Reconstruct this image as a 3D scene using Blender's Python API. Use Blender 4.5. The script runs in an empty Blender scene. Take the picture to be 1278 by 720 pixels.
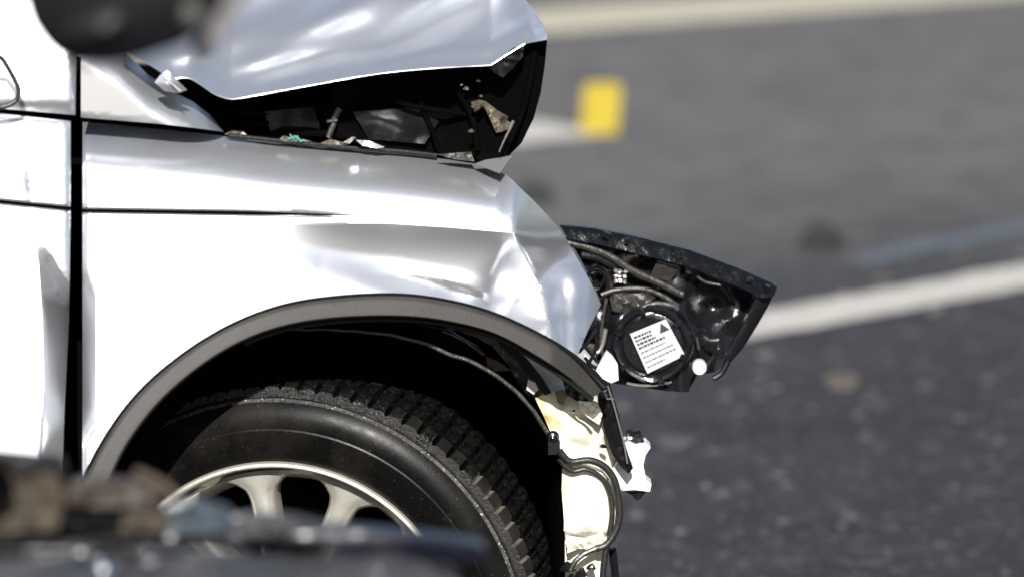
import bpy, math, random
import numpy as np
from mathutils import Vector, Matrix
from mathutils.geometry import delaunay_2d_cdt

random.seed(7); rng = np.random.default_rng(7)
S = bpy.context.scene
COL = S.collection
R = math.radians

# ------------------------------------------------------------------ camera, light, exposure
FPX = 5500.0                      # focal length in pixels of the 1278 px wide photograph
CAM_H = 1.8
PITCH = math.atan(1028 / FPX)
cam_d = bpy.data.cameras.new('camera'); cam = bpy.data.objects.new('camera', cam_d); COL.objects.link(cam)
cam.location = (0, 0, CAM_H); cam.rotation_euler = (math.pi / 2 - PITCH, 0, 0)
cam_d.sensor_width = 36.0; cam_d.lens = FPX / 1278 * 36.0
cam_d.clip_start = 0.1; cam_d.clip_end = 3000
cam_d.dof.use_dof = True; cam_d.dof.focus_distance = 5.63; cam_d.dof.aperture_fstop = 2.7
S.camera = cam

SUN_EL, SUN_AZ = R(33), R(180)    # azimuth clockwise from +Y: behind the camera, to its left
w = bpy.data.worlds.new('World'); S.world = w; w.use_nodes = True
nt = w.node_tree; bg = nt.nodes['Background']
sky = nt.nodes.new('ShaderNodeTexSky'); sky.sky_type = 'NISHITA'; sky.sun_disc = False
sky.dust_density = 2.0; sky.sun_elevation = SUN_EL; sky.sun_rotation = SUN_AZ
nt.links.new(sky.outputs[0], bg.inputs[0]); bg.inputs[1].default_value = 0.05
sd = bpy.data.lights.new('sun', 'SUN'); sd.energy = 5.0; sd.angle = R(0.5); sd.color = (1.0, 0.98, 0.95)
so = bpy.data.objects.new('sun', sd); COL.objects.link(so)
sv = Vector((math.sin(SUN_AZ) * math.cos(SUN_EL), math.cos(SUN_AZ) * math.cos(SUN_EL), math.sin(SUN_EL)))
so.rotation_euler = (-sv).to_track_quat('-Z', 'Y').to_euler(); so.location = (-6, -8, 9)
S.view_settings.view_transform = 'Standard'; S.view_settings.look = 'None'
S.view_settings.exposure = 1.2; S.view_settings.gamma = 1.0

# ------------------------------------------------------------------ helpers
CP, SP = math.cos(PITCH), math.sin(PITCH)
def W(px, py, Y):
    """world point(s) on the plane y = Y seen at photograph pixel (px, py)"""
    px = np.asarray(px, float); py = np.asarray(py, float)
    u = (px - 639) / FPX; v = (360 - py) / FPX
    dy = CP + v * SP; dz = -SP + v * CP
    t = Y / dy
    return np.stack([u * t, np.broadcast_to(np.asarray(Y, float), px.shape) + 0 * px, CAM_H + dz * t], -1)
def G(px, py, z=0.0):
    u = (px - 639) / FPX; v = (360 - py) / FPX
    dy = CP + v * SP; dz = -SP + v * CP
    t = (z - CAM_H) / dz
    return Vector((u * t, dy * t, z))
def B(px):                        # the side of the silver car: its tail is a little nearer than its nose
    return 5.42 + (np.asarray(px, float) - 640) * 0.00018

class MB:
    def __init__(s): s.v = []; s.f = []
    def add(s, v, f):
        o = len(s.v); s.v += [tuple(map(float, p)) for p in v]; s.f += [tuple(i + o for i in q) for q in f]; return s
    def tube(s, pts, r, n=8, cap=True):
        P = [Vector(p) for p in pts]; m = len(P)
        rr = r if hasattr(r, '__len__') else [r] * m
        vs, fs = [], []; prev = None
        for i in range(m):
            t = (P[min(i + 1, m - 1)] - P[max(i - 1, 0)]).normalized()
            a = prev if prev is not None else (Vector((0, 0, 1)) if abs(t.z) < .9 else Vector((0, 1, 0)))
            a = (a - t * a.dot(t)).normalized(); b = t.cross(a); prev = a
            for k in range(n):
                q = 2 * math.pi * k / n
                vs.append(P[i] + (a * math.cos(q) + b * math.sin(q)) * rr[i])
        for i in range(m - 1):
            for k in range(n):
                k2 = (k + 1) % n
                fs.append((i * n + k, i * n + k2, (i + 1) * n + k2, (i + 1) * n + k))
        if cap: fs.append(tuple(range(n - 1, -1, -1))); fs.append(tuple(range((m - 1) * n, m * n)))
        return s.add(vs, fs)
    def box(s, lo, hi, M=None, jit=0):
        v = [Vector((x, y, z)) for x in (lo[0], hi[0]) for y in (lo[1], hi[1]) for z in (lo[2], hi[2])]
        if jit: v = [p + Vector(rng.normal(0, jit, 3)) for p in v]
        if M is not None: v = [M @ p for p in v]
        return s.add(v, [(0, 1, 3, 2), (4, 6, 7, 5), (0, 4, 5, 1), (2, 3, 7, 6), (0, 2, 6, 4), (1, 5, 7, 3)])
    def lathe(s, prof, n, M, mod=None, closed=False):
        vs, fs = [], []; m = len(prof)
        for k in range(n):
            a = 2 * math.pi * k / n; c, q = math.cos(a), math.sin(a)
            for j, (r, y) in enumerate(prof):
                if mod: r, y = mod(k, j, r, y)
                vs.append(M @ Vector((r * c, y, r * q)))
        mm = m if closed else m - 1
        for k in range(n):
            k2 = (k + 1) % n
            for j in range(mm):
                j2 = (j + 1) % m
                fs.append((k * m + j, k2 * m + j, k2 * m + j2, k * m + j2))
        return s.add(vs, fs)
    def build(s, name, mat, parent=None, smooth=40):
        me = bpy.data.meshes.new(name); me.from_pydata(s.v, [], s.f); me.update()
        o = bpy.data.objects.new(name, me); COL.objects.link(o)
        if mat: me.materials.append(mat)
        if smooth:
            me.shade_smooth(); me.set_sharp_from_angle(angle=R(smooth))
        if parent is not None:
            o.parent = parent; o.matrix_parent_inverse = Matrix.Translation(-Vector(ROOT[parent.name]))
        return o
ROOT = {}
_build = MB.build
def build(s, name, mat, parent=None, smooth=40):
    o = _build(s, name, mat, parent, smooth)
    ROOT[o.name] = ROOT[parent.name] if parent is not None else (0, 0, 0)
    if parent is not None and parent.type == 'MESH': o.matrix_parent_inverse = Matrix.Identity(4)
    return o
MB.build = build
def thing(name, loc, label, cat, group=None):
    o = bpy.data.objects.new(name, None); COL.objects.link(o); o.location = loc; o.empty_display_size = .1
    o['label'] = label; o['category'] = cat
    if group: o['group'] = group
    ROOT[o.name] = tuple(loc); return o
def tag(o, label, cat, group=None):
    o['label'] = label; o['category'] = cat
    if group: o['group'] = group
    return o

def spline(pts, step=4.0, closed=False):
    P = [np.array(p, float) for p in pts]; n = len(P); out = []
    rng_ = range(n if closed else n - 1)
    for i in rng_:
        if closed: a, b, c, d = P[i - 1], P[i], P[(i + 1) % n], P[(i + 2) % n]
        else: a, b, c, d = P[max(i - 1, 0)], P[i], P[i + 1], P[min(i + 2, n - 1)]
        k = max(1, int(np.linalg.norm(c - b) / step))
        for t in np.arange(k) / k:
            out.append(.5 * ((2 * b) + (c - a) * t + (2 * a - 5 * b + 4 * c - d) * t * t + (3 * b - a - 3 * c + d) * t ** 3))
    if not closed: out.append(P[-1])
    return np.array(out)
def line(pts, step=4.0, closed=False):
    P = [np.array(p, float) for p in pts]; out = []
    n = len(P)
    for i in range(n if closed else n - 1):
        b, c = P[i], P[(i + 1) % n]
        k = max(1, int(round(np.linalg.norm(c - b) / step)))
        for t in np.arange(k) / k: out.append(b + (c - b) * t)
    if not closed: out.append(P[-1])
    return np.array(out)
def seg_dist(p, a, b):
    ab = b - a; t = np.clip(((p - a) @ ab) / max(ab @ ab, 1e-9), 0, 1)
    return np.linalg.norm(p - (a + t[:, None] * ab), axis=1)
def poly_dist(p, poly):
    d = np.full(len(p), 1e9)
    for i in range(len(poly)): d = np.minimum(d, seg_dist(p, poly[i - 1], poly[i]))
    return d
def inside(p, poly):
    x, y = p[:, 0], p[:, 1]; r = np.zeros(len(p), bool)
    for i in range(len(poly)):
        x1, y1 = poly[i - 1]; x2, y2 = poly[i]
        if y1 == y2: continue
        r ^= ((y1 > y) != (y2 > y)) & (x < (x2 - x1) * (y - y1) / (y2 - y1) + x1)
    return r

def panel(name, outline, depth, mat, parent=None, step=5.0, thick=0.003, smooth=True, extra=None, base=None, jit=0.25,
          mb=None, angle=38, back=None):
    """a sheet of real thickness: its outline is given in photograph pixels, its distance by base(px) + depth(px, py)"""
    poly = spline(outline, step, True) if smooth is True else (line(outline, step, True) if smooth is False else np.array(outline, float))
    lo, hi = poly.min(0), poly.max(0)
    xs = np.arange(lo[0], hi[0], step); ys = np.arange(lo[1], hi[1], step * .866)
    g = np.array([(x + (step / 2 if j % 2 else 0), y) for j, y in enumerate(ys) for x in xs]) if len(xs) and len(ys) else np.zeros((0, 2))
    g = g + rng.uniform(-jit, jit, g.shape) * step
    if len(g): g = g[inside(g, poly)]
    if len(g): g = g[poly_dist(g, poly) > step * .55]
    if extra is not None:
        ex = np.array(extra, float); ex = ex[inside(ex, poly)]; ex = ex[poly_dist(ex, poly) > 1.0]
        if len(g):
            keep = np.ones(len(g), bool)
            for e in ex: keep &= np.hypot(g[:, 0] - e[0], g[:, 1] - e[1]) > step * .6
            g = g[keep]
        g = np.vstack([g, ex])
    pts = np.vstack([poly, g]) if len(g) else poly
    n = len(poly)
    r = delaunay_2d_cdt([Vector((p[0], p[1])) for p in pts], [(i, (i + 1) % n) for i in range(n)], [tuple(range(n))], 1, 1e-4)
    v2 = np.array([(p.x, p.y) for p in r[0]]); fc = [tuple(f) for f in r[2]]
    Yb = (base or B)(v2[:, 0]) + depth(v2[:, 0], v2[:, 1])
    P = W(v2[:, 0], v2[:, 1], Yb)
    th = back(v2[:, 0], v2[:, 1]) if back else np.full(len(P), thick)
    Q = P + np.stack([0 * th, th, 0 * th], -1)
    F = []
    for f in fc:
        a, b, c = v2[f[0]], v2[f[1]], v2[f[2]]
        cr = (b[0] - a[0]) * (c[1] - a[1]) - (b[1] - a[1]) * (c[0] - a[0])
        F.append(f if cr < 0 else f[::-1])
    edges = {}
    for f in F:
        for i in range(len(f)):
            e = (f[i], f[(i + 1) % len(f)]); edges[e] = 1
    rim = [e for e in edges if (e[1], e[0]) not in edges]
    m = mb or MB(); N = len(P)
    m.add(P, F); m.add(Q, [f[::-1] for f in F])
    idx = sorted({i for e in rim for i in e}); mp = {k: i for i, k in enumerate(idx)}; K = len(idx)
    m.add([P[i] for i in idx] + [Q[i] for i in idx], [(mp[a], mp[a] + K, mp[b] + K, mp[b]) for a, b in rim])
    if mb: return m
    return m.build(name, mat, parent, angle)

def gs(x, s): return np.exp(-(x / s) ** 2)
def sst(x, a, b):
    t = np.clip((x - a) / (b - a), 0, 1); return t * t * (3 - 2 * t)
def lumps(scale, amp, seed, k=7):
    r = np.random.default_rng(seed)
    q = r.uniform(0, 2 * np.pi, (k, 2)); f = r.uniform(.6, 2.2, k)
    def fn(px, py):
        s = 0 * px
        for i in range(k):
            a = q[i, 0]; ph = (px * np.cos(a) + py * np.sin(a)) / scale * f[i] * 2 * np.pi + q[i, 1]
            s = s + (np.abs((ph / np.pi) % 2 - 1) * 2 - 1) / f[i]
        return s * amp / k * 2
    return fn
def C3(pts, d, base=None):        # polyline of pixels -> world points at base + d
    p = np.array(pts, float); dd = np.array(d, float) if hasattr(d, '__len__') else d
    return W(p[:, 0], p[:, 1], (base or B)(p[:, 0]) + dd)

# ------------------------------------------------------------------ materials
def mat(name, color, rough=.5, metal=0.0, coat=0.0, spec=.5, noise=None, bump=None, crough=.05, rvar=None, trans=0):
    """noise = (scale, colour2, lo, hi[, detail]); bump = (scale, strength, distance)"""
    m = bpy.data.materials.new(name); m.use_nodes = True; t = m.node_tree; b = t.nodes['Principled BSDF']
    b.inputs['Base Color'].default_value = (*color, 1); b.inputs['Roughness'].default_value = rough
    b.inputs['Metallic'].default_value = metal; b.inputs['Coat Weight'].default_value = coat
    b.inputs['Coat Roughness'].default_value = crough; b.inputs['Specular IOR Level'].default_value = spec
    b.inputs['Transmission Weight'].default_value = trans
    tc = t.nodes.new('ShaderNodeTexCoord')
    def nz(sc, det=6):
        n = t.nodes.new('ShaderNodeTexNoise'); n.inputs['Scale'].default_value = sc; n.inputs['Detail'].default_value = det
        n.inputs['Roughness'].default_value = .62
        t.links.new(tc.outputs['Object'], n.inputs['Vector']); return n
    last = None
    for q in ([] if noise is None else (noise if isinstance(noise, list) else [noise])):
        n = nz(q[0]); r = t.nodes.new('ShaderNodeMapRange'); r.inputs[1].default_value = q[2]; r.inputs[2].default_value = q[3]
        t.links.new(n.outputs['Fac'], r.inputs[0])
        mx = t.nodes.new('ShaderNodeMix'); mx.data_type = 'RGBA'
        t.links.new(r.outputs[0], mx.inputs[0]); mx.inputs[7].default_value = (*q[1], 1)
        if last is None: mx.inputs[6].default_value = (*color, 1)
        else: t.links.new(last, mx.inputs[6])
        last = mx.outputs[2]
    if last is not None: t.links.new(last, b.inputs['Base Color'])
    if rvar:
        n = nz(rvar[0]); r = t.nodes.new('ShaderNodeMapRange'); r.inputs[1].default_value = .3; r.inputs[2].default_value = .7
        r.inputs[3].default_value = rvar[1]; r.inputs[4].default_value = rvar[2]
        t.links.new(n.outputs['Fac'], r.inputs[0]); t.links.new(r.outputs[0], b.inputs['Roughness'])
    if bump:
        n = nz(bump[0]); bp = t.nodes.new('ShaderNodeBump'); bp.inputs['Strength'].default_value = bump[1]
        bp.inputs['Distance'].default_value = bump[2]
        t.links.new(n.outputs['Fac'], bp.inputs['Height']); t.links.new(bp.outputs[0], b.inputs['Normal'])
    return m
M = {}
M['paint'] = mat('silver_paint', (.66, .67, .695), .33, .88, .35, noise=[(35, (.63, .64, .66), .62, .8), (300, (.5, .49, .47), .72, .80)])
M['black'] = mat('black_plastic', (.0035, .0035, .0038), .42, 0, 0, .15, noise=(60, (.008, .0075, .007), .6, .8), bump=(120, .2, .003))
M['gloss_black'] = mat('glossy_black_plastic', (.005, .005, .006), .2, 0, .15, .4, noise=(70, (.022, .02, .018), .6, .78), bump=(45, .25, .005), rvar=(40, .1, .32))
M['void'] = mat('shade_black_lining', (.0015, .0015, .0015), .9, 0, 0, .0, noise=(30, (.003, .0028, .0025), .5, .8))  # near-black colour paints in the deep shade of bays and gaps
M['trim'] = mat('grey_plastic_trim', (.027, .0256, .0232), .5, 0, 0, .15, noise=[(26, (.023, .021, .018), .45, .75), (300, (.010, .0098, .009), .55, .75)], bump=(500, .15, .002))
M['rubber'] = mat('tyre_rubber', (.0026, .0025, .0024), .5, 0, 0, .07, noise=[(9, (.009, .008, .0065), .46, .66), (300, (.05, .046, .04), .64, .72), (420, (.14, .13, .12), .71, .75)], bump=(340, .1, .002), rvar=(60, .27, .42))
M['tread'] = mat('dusty_glint_tread_rubber', (.0038, .0036, .0033), .3, 0, 0, .5, noise=[(14, (.012, .0108, .009), .48, .72), (330, (.22, .21, .19), .645, .70)], bump=(220, .8, .006), rvar=(70, .14, .36))  # pale flecks paint wet glints over the dust patches
M['lit_slot_dirt'] = mat('sunlit_dried_mud', (.07, .06, .042), .8, noise=(60, (.02, .019, .017), .48, .66))
M['lit_dusty_rubber'] = mat('sunlit_dusty_shoulder_rubber', (.006, .0056, .005), .5, 0, 0, .25, noise=[(30, (.013, .0118, .010), .45, .65), (330, (.2, .19, .17), .68, .74)], bump=(220, .6, .005))  # dust tone, lightened to paint sunlight on the front shoulder blocks
M['glint_crust'] = mat('dusty_glint_rubber', (.012, .0115, .011), .4, 0, 0, .6, noise=[(30, (.04, .037, .033), .5, .7), (330, (.5, .48, .45), .60, .67)], bump=(220, .8, .005), rvar=(70, .25, .7))  # white flecks are painted highlights on the dusty shoulder
M['rim'] = mat('champagne_alloy', (.56, .545, .48), .38, .75, .2, noise=[(50, (.42, .4, .33), .55, .75), (380, (.2, .19, .16), .66, .74)], bump=(200, .1, .002))
M['steel'] = mat('dull_bare_steel', (.16, .155, .15), .42, .6, 0, noise=(40, (.2, .17, .14), .5, .75), bump=(90, .3, .004))
M['white_plastic'] = mat('yellowed_white_plastic', (.58, .56, .46), .45, 0, 0, .3, noise=[(15, (.40, .32, .13), .51, .68), (34, (.15, .10, .03), .66, .76)], bump=(26, .5, .01))
M['white'] = mat('white_plastic', (.46, .455, .43), .4, 0, 0, .4, noise=(50, (.2, .185, .15), .58, .75), bump=(30, .4, .008))
M['hose'] = mat('black_hose_rubber', (.010, .0095, .008), .38, 0, 0, .5, noise=(50, (.03, .026, .018), .5, .8), bump=(150, .3, .003))
M['lens'] = mat('smoked_lens_edge', (.0035, .0037, .0045), .18, 0, 0, .22, noise=(60, (.014, .014, .014), .58, .75), bump=(55, .4, .006), rvar=(60, .1, .34))
M['olive'] = mat('soiled_olive_metal', (.10, .088, .06), .38, .4, 0, noise=(60, (.03, .026, .018), .45, .7), bump=(60, .4, .006))
M['grime'] = mat('grey_dusty_plastic', (.018, .0165, .014), .42, 0, 0, .5, noise=(70, (.07, .064, .052), .55, .8), bump=(70, .5, .006))
M['paper'] = mat('white_paper_label', (.30, .305, .31), .5, 0, 0, .2, noise=(60, (.27, .27, .28), .6, .8))
M['ink'] = mat('black_print', (.008, .008, .01), .6)
M['grey_ink'] = mat('grey_print', (.07, .07, .075), .6)
M['teal'] = mat('teal_coated_wire', (.05, .20, .16), .4)
M['tan'] = mat('tan_foam', (.050, .039, .027), .8, 0, 0, .2, noise=(20, (.022, .019, .015), .4, .7), bump=(40, .5, .01))
M['navy'] = mat('dark_navy_paint', (.004, .0048, .010), .3, 0, .1, .35, noise=(18, (.009, .009, .013), .5, .8), bump=(14, .3, .01))
M['sheen_navy'] = mat('sky_sheen_dark_paint', (.03, .0295, .031), .45, 0, .1, .35, noise=(14, (.075, .071, .070), .42, .75), bump=(20, .4, .012))  # grey mottling paints the sky's reflection over dark navy
M['blue'] = mat('pale_blue_plastic', (.030, .040, .049), .4, 0, 0, .4, noise=(30, (.08, .086, .092), .5, .75))
M['brown'] = mat('reddish_brown_plastic', (.034, .026, .022), .6, 0, 0, .3, noise=(24, (.05, .042, .035), .45, .7))
M['chrome'] = mat('bright_chrome', (.9, .9, .9), .22, 1.0)
M['yellow'] = mat('yellow_plastic_marker', (.205, .155, .003), .55, 0, 0, .12, noise=(20, (.165, .115, .0025), .45, .75))
M['mirror_black'] = mat('mirror_housing_plastic', (.003, .003, .004), .5, 0, 0, .22, noise=(14, (.006, .006, .008), .5, .8), bump=(160, .2, .003))
M['arm'] = mat('pale_scuffed_plastic', (.13, .12, .12), .5, noise=(30, (.09, .085, .085), .45, .7))
M['glass'] = mat('mirror_glass', (.8, .82, .85), .03, 1.0)
M['stone'] = mat('dark_road_stone', (.006, .006, .006), .9, noise=(60, (.012, .011, .01), .5, .8))
M['grit'] = mat('pale_road_grit', (.035, .034, .034), .85, noise=(40, (.09, .088, .085), .5, .7))
M['tan_scrap'] = mat('tan_scrap', (.062, .049, .040), .8, noise=(30, (.04, .034, .03), .5, .8))

def road_material():
    m = bpy.data.materials.new('asphalt'); m.use_nodes = True; t = m.node_tree; b = t.nodes['Principled BSDF']
    L = t.links.new
    tc = t.nodes.new('ShaderNodeTexCoord')
    def nz(sc, det=5, ro=.6):
        n = t.nodes.new('ShaderNodeTexNoise'); n.inputs['Scale'].default_value = sc; n.inputs['Detail'].default_value = det
        n.inputs['Roughness'].default_value = ro; L(tc.outputs['Object'], n.inputs['Vector']); return n.outputs['Fac']
    def mr(x, a, c, o0=0, o1=1, smooth=False):
        r = t.nodes.new('ShaderNodeMapRange'); r.inputs[1].default_value = a; r.inputs[2].default_value = c
        r.inputs[3].default_value = o0; r.inputs[4].default_value = o1
        if smooth: r.interpolation_type = 'SMOOTHSTEP'
        L(x, r.inputs[0]); return r.outputs[0]
    def mix(f, a, c, mode='MIX'):
        x = t.nodes.new('ShaderNodeMix'); x.data_type = 'RGBA'; x.blend_type = mode
        L(f, x.inputs[0]) if not isinstance(f, float) else setattr(x.inputs[0], 'default_value', f)
        for s, k in ((a, 6), (c, 7)):
            if isinstance(s, tuple): x.inputs[k].default_value = (*s, 1)
            else: L(s, x.inputs[k])
        return x.outputs[2]
    sp = t.nodes.new('ShaderNodeSeparateXYZ'); L(tc.outputs['Object'], sp.inputs[0])
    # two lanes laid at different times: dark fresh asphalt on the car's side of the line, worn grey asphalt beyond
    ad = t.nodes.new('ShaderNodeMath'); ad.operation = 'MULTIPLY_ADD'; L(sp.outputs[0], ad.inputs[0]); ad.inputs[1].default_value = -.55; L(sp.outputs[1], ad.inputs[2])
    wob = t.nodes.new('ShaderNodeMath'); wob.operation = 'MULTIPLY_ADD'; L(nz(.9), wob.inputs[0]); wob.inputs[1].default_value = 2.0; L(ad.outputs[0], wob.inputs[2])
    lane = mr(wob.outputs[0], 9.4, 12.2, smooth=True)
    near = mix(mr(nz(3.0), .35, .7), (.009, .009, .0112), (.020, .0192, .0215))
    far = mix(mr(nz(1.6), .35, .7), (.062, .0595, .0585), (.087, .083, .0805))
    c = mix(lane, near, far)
    c = mix(mr(nz(7, 4), .50, .70, 0, .75), c, (.016, .0155, .017))
    c = mix(mr(nz(16, 4), .56, .70, 0, .75), c, (.065, .064, .069))
    c = mix(mr(nz(45, 2), .60, .70, 0, .75), c, (.12, .12, .13))
    c = mix(mr(nz(160, 2), .58, .70, 0, .6), c, (.015, .015, .017))
    L(c, b.inputs['Base Color'])
    b.inputs['Roughness'].default_value = .82; b.inputs['Specular IOR Level'].default_value = .3
    bp = t.nodes.new('ShaderNodeBump'); bp.inputs['Strength'].default_value = .5; bp.inputs['Distance'].default_value = .006
    L(nz(130, 3), bp.inputs['Height']); L(bp.outputs[0], b.inputs['Normal'])
    return m
def line_material(name, col, worn):
    return mat(name, col, .6, 0, 0, .3, noise=[(6, worn, .48, .8), (60, (.16, .155, .15), .62, .74)], bump=(130, .4, .004))
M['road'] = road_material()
M['line'] = line_material('worn_white_road_paint', (.33, .315, .285), (.26, .25, .23))
M['cream'] = line_material('cream_road_paint', (.31, .285, .22), (.27, .245, .19))
M['blue_line'] = line_material('faded_blue_paint', (.064, .074, .086), (.055, .058, .062))

# ------------------------------------------------------------------ ground
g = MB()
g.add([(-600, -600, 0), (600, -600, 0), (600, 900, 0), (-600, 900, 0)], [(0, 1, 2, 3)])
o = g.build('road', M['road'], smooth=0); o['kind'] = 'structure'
def ground_strip(name, a, b, w_a, w_b, m, z=.004, ext=(0, 0), seed=1):
    """painted band between ground points a and b (its near edge), w metres deep, with slightly ragged edges"""
    r = np.random.default_rng(seed)
    a = Vector(a); b = Vector(b); d = (b - a).normalized(); n = Vector((-d.y, d.x, 0)).normalized()
    if n.y < 0: n = -n
    a2 = a - d * ext[0]; b2 = b + d * ext[1]; L_ = (b2 - a2).length; k = max(2, int(L_ / .06)); k = min(k, 500)
    vs, fs = [], []
    for i in range(k + 1):
        t = i / k; p = a2 + (b2 - a2) * t; ww = w_a + (w_b - w_a) * t
        vs.append(p + n * r.normal(0, .004)); vs.append(p + n * (ww + r.normal(0, .004)))
    for v in vs: v.z = z
    for i in range(k): fs.append((2 * i, 2 * i + 2, 2 * i + 3, 2 * i + 1))
    o = MB().add(vs, fs).build(name, m, smooth=0); o['kind'] = 'structure'; return o
a, b = G(930, 425), G(1278, 361); c = G(960, 380)
n_ = Vector((-(b - a).y, (b - a).x, 0)).normalized(); wd = abs((G(1100, 364) - a).dot(n_))
ground_strip('road_marking', a, b, wd, wd, M['line'], ext=(6, 14), seed=2)
a, b = G(680, 43), G(1230, 1); n_ = Vector((-(b - a).y, (b - a).x, 0)).normalized(); wd = abs((G(680, 13) - a).dot(n_))
ground_strip('road_marking', a, b, wd, wd, M['cream'], ext=(14, 20), seed=3)
a, b = G(560, 192), G(722, 173); n_ = Vector((-(b - a).y, (b - a).x, 0)).normalized(); wd = abs((G(690, 150) - a).dot(n_))
ground_strip('road_marking', a, b, wd, wd, M['line'], ext=(.5, .1), seed=4)
a, b = G(1115, 325), G(1278, 292); n_ = Vector((-(b - a).y, (b - a).x, 0)).normalized(); wd = abs((G(1200, 290) - a).dot(n_))
ground_strip('road_marking', a, b, wd * .8, wd, M['blue_line'], ext=(.1, 1.5), seed=5)

def chunk(m, c, s, seed, flat=1.0):
    r = np.random.default_rng(seed); n = 7; vs = []
    for j, (zz, rr) in enumerate(((0, 1), (.45, .95), (.85, .5))):
        for k in range(n):
            q = 2 * math.pi * k / n + r.uniform(-.25, .25); q2 = rr * s * r.uniform(.7, 1.25)
            vs.append((c[0] + q2 * math.cos(q), c[1] + q2 * math.sin(q), c[2] + s * flat * zz * r.uniform(.8, 1.2)))
    vs.append((c[0], c[1], c[2] + s * flat * .95))
    fs = []
    for j in range(2):
        for k in range(n): k2 = (k + 1) % n; fs.append((j * n + k, j * n + k2, (j + 1) * n + k2, (j + 1) * n + k))
    for k in range(n): fs.append((2 * n + k, 2 * n + (k + 1) % n, 3 * n))
    fs.append(tuple(range(n - 1, -1, -1)))
    m.add(vs, fs)
m = MB(); chunk(m, G(1022, 308), .055, 1, 1.0); tag(m.build('road_stone', M['stone'], smooth=0), 'small black lump on the road above the right end of the white line', 'debris')
m = MB(); chunk(m, G(668, 252), .05, 4, .9); tag(m.build('road_stone', M['stone'], smooth=0), 'dark lump on the road just behind the bent nose of the fender', 'debris')
def scrap(px, py, wpx, dep, m, label, name='scrap', seed=1):
    c = G(px, py); s = wpx / (FPX / c.y); r = np.random.default_rng(seed); q = MB(); n = 11; top = []; bot = []
    for k in range(n):
        t = 2 * math.pi * k / n; rr = r.uniform(.75, 1.1)
        p = Vector((c.x + math.cos(t) * s * .5 * rr, c.y + math.sin(t) * dep * .5 * rr, 0))
        top.append((p.x, p.y, .004 + r.uniform(0, .004))); bot.append((p.x, p.y, .001))
    ce = [(c.x, c.y, .010), (c.x, c.y, .001)]
    fs = [(k, (k + 1) % n, 2 * n) for k in range(n)] + [(n + (k + 1) % n, n + k, 2 * n + 1) for k in range(n)] + [(n + k, n + (k + 1) % n, (k + 1) % n, k) for k in range(n)]
    q.add(top + bot + ce, fs); tag(q.build(name, m, smooth=0), label, 'scrap')
scrap(1051, 477, 56, .16, M['tan_scrap'], 'flat tan scrap lying on dark asphalt below the white line', seed=3)
scrap(840, 553, 46, .12, M['grit'], 'flat pale grey scrap on the road beside the white bracket', seed=5)
scrap(655, 224, 40, .25, M['grit'], 'pale scrap on the road just beyond the bent tip of the fender', seed=6)
q = MB(); r = np.random.default_rng(11)
for i in range(1500):
    x = r.uniform(-1.2, 2.4); y = r.uniform(6.4, 16)
    chunk(q, (x, y, .0), float(abs(r.normal(0, .0022)) + .0018), i + 20, .7)
for i in range(420):
    chunk(q, (r.uniform(-.2, 1.6), r.uniform(6.6, 10.5), 0), float(abs(r.normal(0, .006)) + .004), i + 4000, .7)
o = q.build('road_grit', M['grit'], smooth=0); o['kind'] = 'stuff'
o['label'] = 'pale grit scattered over the asphalt'

# yellow marker: a folded tent of two plates with rounded corners
def marker():
    base = G(747, 166); Y0 = base.y
    root = thing('evidence_marker', base, 'small yellow folded plastic marker standing on the road by a white stripe', 'marker')
    def plate(y0, y1):
        s = Y0 / FPX * 1.0; wd, h = 47 * s, 63 * s; m = MB(); pts = []
        for cx, cz, a0 in ((wd / 2 - .02, h - .02, 0), (-wd / 2 + .02, h - .02, 90), (-wd / 2 + .008, .008, 180), (wd / 2 - .008, .008, 270)):
            rr = .02 if cz > .05 else .008
            for k in range(5):
                a = R(a0 + 90 * k / 4); pts.append((cx + rr * math.cos(a), cz + rr * math.sin(a)))
        n = len(pts); vs = []
        for th in (0, .004):
            for x, z in pts:
                t = z / h; vs.append((base.x + x + .012 * t, base.y + y0 * (1 - t) + y1 * t + th, z + .0005))
        m.add(vs, [tuple(range(n)), tuple(range(2 * n - 1, n - 1, -1))] + [(k, n + k, n + (k + 1) % n, (k + 1) % n) for k in range(n)])
        return m
    plate(-.035, 0).build('front_plate', M['yellow'], root, 30); plate(.045, .006).build('back_plate', M['yellow'], root, 30)
marker()

# ------------------------------------------------------------------ the wrecked silver car
wc = W(350, 801, 5.44)
car = thing('wrecked_car', (float(wc[0]), float(wc[1]) + .8, 0), 'crashed silver car with crumpled fender, buckled hood, bare front wheel and dangling headlight', 'car')

ARCH_O = [(84, 700), (92, 640), (103, 600), (135, 540), (176, 487), (230, 441), (290, 405), (352, 382), (420, 371), (495, 368), (560, 376), (620, 393), (680, 421), (722, 448), (758, 481)]
ARCH_I = [(122, 700), (128, 640), (138, 600), (162, 551), (202, 500), (252, 457), (302, 427), (355, 408), (420, 398), (495, 396), (556, 402), (618, 418), (676, 450), (708, 472), (740, 496)]
AO = spline(ARCH_O, 4); AI = spline(ARCH_I, 4)
def resamp(P, n):
    d = np.r_[0, np.cumsum(np.hypot(*np.diff(P, axis=0).T))]; t = np.linspace(0, d[-1], n)
    return np.stack([np.interp(t, d, P[:, 0]), np.interp(t, d, P[:, 1])], -1)
NA = 160
AO = resamp(AO, NA); AI = resamp(AI, NA); AM = (AO * .45 + AI * .55)

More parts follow.
